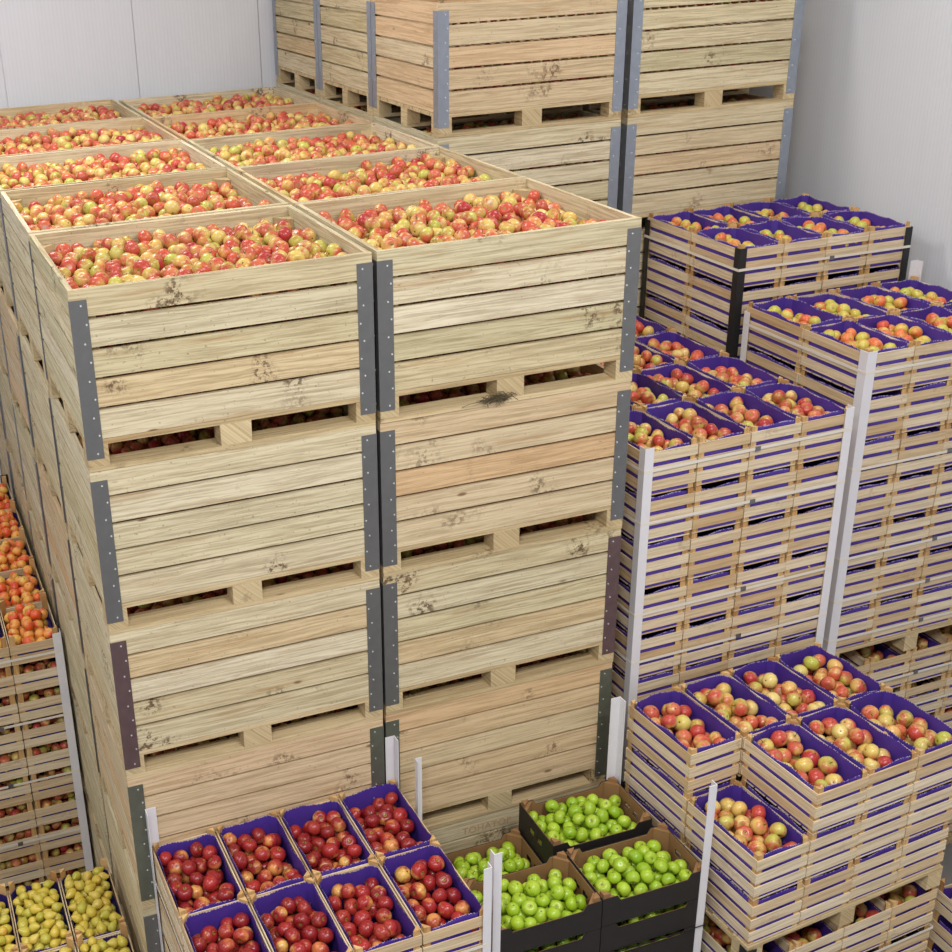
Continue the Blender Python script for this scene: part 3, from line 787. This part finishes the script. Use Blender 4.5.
FM = {k: [fruit_mesh('pear' if k == 'pe' else 'apple', mt, 18, 13, i) for i in range(3)] for k, mt in MATS.items()}

# how much of each fruit the camera can see (splat of discs, nearest first)
N = len(fruits)
Pw = np.array([f['p'] for f in fruits]); Rw = np.array([f['r'] for f in fruits])
q = (Pw - np.array(CAM_LOC)) @ CAM_M
dep = -q[:, 2]; U = CX + FPX * q[:, 0] / dep; Vv = CY - FPX * q[:, 1] / dep; RP = FPX * Rw / dep
ordr = np.argsort(dep); buf = np.zeros((952, 952), bool); vis = np.zeros(N); area = np.zeros(N)
for i in ordr:
    if fruits[i]['stuff']: continue
    u, v, r = U[i], Vv[i], RP[i]
    x0, x1, y0, y1 = int(max(0, u - r)), int(min(952, u + r + 1)), int(max(0, v - r)), int(min(952, v + r + 1))
    if x0 >= x1 or y0 >= y1: continue
    yy, xx = np.mgrid[y0:y1, x0:x1]; mk = (xx - u) ** 2 + (yy - v) ** 2 < r * r
    sub = buf[y0:y1, x0:x1]; vis[i] = (mk & ~sub).sum(); area[i] = max(1, mk.sum()); sub |= mk
fam = {'bi': 'a', 'bg': 'a', 'or': 'a', 'rd': 'r', 'gn': 'g', 'pe': 'p'}
single = set()
for fk in 'argp':
    c = [i for i in range(N) if fam[fruits[i]['kind'][1]] == fk and not fruits[i]['stuff'] and vis[i] > 10 and vis[i] > .07 * area[i]]
    c.sort(key=lambda i: -RP[i]); single |= set(c[:300])
    print('FRUIT', fk, len(c))
for i in single:
    f = fruits[i]; kd, mk = f['kind']; nm, gr = f['where']
    M = Matrix.Translation(f['p']) @ f['R'].to_4x4() @ Matrix.Scale(f['r'], 4)
    cat = {'rd': 'red apple', 'gn': 'green apple', 'pe': 'pear'}.get(mk, 'apple')
    o = bpy.data.objects.new(cat.replace(' ', '_'), random.choice(FM[mk])); C.objects.link(o); o.matrix_world = M
    o['label'] = nm; o['category'] = cat; o['group'] = gr
    s = bpy.data.objects.new('stem', STEM[kd]); C.objects.link(s); s.parent = o
rest = {}
for i in range(N):
    if i not in single:
        rest.setdefault(fam[fruits[i]['kind'][1]], []).append(i)
def stuff_mesh(ids, name, label, cat):
    kd = fruits[ids[0]]['kind'][0]; V, F = lathe(kd, 11, 8, 1); nV = len(V)
    mats = sorted({fruits[i]['kind'][1] for i in ids})
    X = np.concatenate([(V * fruits[i]['r']) @ np.array(fruits[i]['R']).T + np.array(fruits[i]['p']) for i in ids])
    n = len(ids); me = bpy.data.meshes.new(name)
    lt = np.array([len(f) for f in F]); fl = np.concatenate([np.array(f) for f in F])
    me.vertices.add(n * nV); me.vertices.foreach_set('co', X.astype('f').ravel())
    me.loops.add(n * len(fl)); me.polygons.add(n * len(F))
    me.loops.foreach_set('vertex_index', (fl[None] + (np.arange(n) * nV)[:, None]).ravel().astype('i'))
    tot = np.tile(lt, n); st = np.concatenate([[0], np.cumsum(tot)[:-1]])
    me.polygons.foreach_set('loop_start', st.astype('i')); me.polygons.foreach_set('loop_total', tot.astype('i'))
    for k in mats: me.materials.append(MATS[k])
    me.polygons.foreach_set('material_index', np.repeat([mats.index(fruits[i]['kind'][1]) for i in ids], len(F)).astype('i'))
    me.polygons.foreach_set('use_smooth', np.ones(n * len(F), bool))
    a = me.attributes.new('loc', 'FLOAT_VECTOR', 'POINT'); a.data.foreach_set('vector', np.tile(V, (n, 1)).astype('f').ravel())
    b = me.attributes.new('rnd', 'FLOAT', 'POINT'); b.data.foreach_set('value', np.repeat(RNG.random(n), nV).astype('f'))
    me.update(calc_edges=True)
    add(name, me, label=label, category=cat, kind='stuff')
TXT = dict(a=('apples', 'the many further red and yellow apples filling bins and crates', 'apples'), r=('red_apples', 'dark red apples lying beneath the top layer in the front red stack', 'apples'),
           g=('green_apples', 'green apples under the top layer and in the lower black boxes', 'apples'), p=('pears', 'yellow pears lying beneath the top layer of the pear crates', 'pears'))
for fk, ids in rest.items(): stuff_mesh(ids, *TXT[fk])
print('TOTAL', N, 'single', len(single), 'objects', len(C.objects))

# ------------------------------------------------------------------ light
def area(x, y, z, sx, sy, watts, rot=(0, 0, 0), col=(1, .97, .935)):
    l = bpy.data.lights.new('ceiling_lamp', 'AREA'); l.shape = 'RECTANGLE'; l.size = sx; l.size_y = sy; l.energy = watts; l.color = col
    o = bpy.data.objects.new('ceiling_lamp', l); C.objects.link(o); o.location = (x, y, z); o.rotation_euler = rot
area(-2.6, -4.6, 2.65, 1.6, .5, 205)
area(.6, -3.6, 2.65, 1.6, .5, 205)
area(-1.2, 2.6, 2.65, 1.6, .5, 105)
area(2.4, .4, 2.65, 1.6, .5, 60)
area(-4.2, -.4, 2.65, .5, 1.6, 90)
w = bpy.data.worlds.new('world'); bpy.context.scene.world = w; w.use_nodes = True
bg = w.node_tree.nodes['Background']; bg.inputs[0].default_value = (.97, .975, 1, 1); bg.inputs[1].default_value = .56
vs = bpy.context.scene.view_settings
bpy.context.scene.display_settings.display_device = 'sRGB'
vs.view_transform = 'Standard'; vs.look = 'None'; vs.gamma = 1; vs.use_curve_mapping = False; vs.exposure = 0.
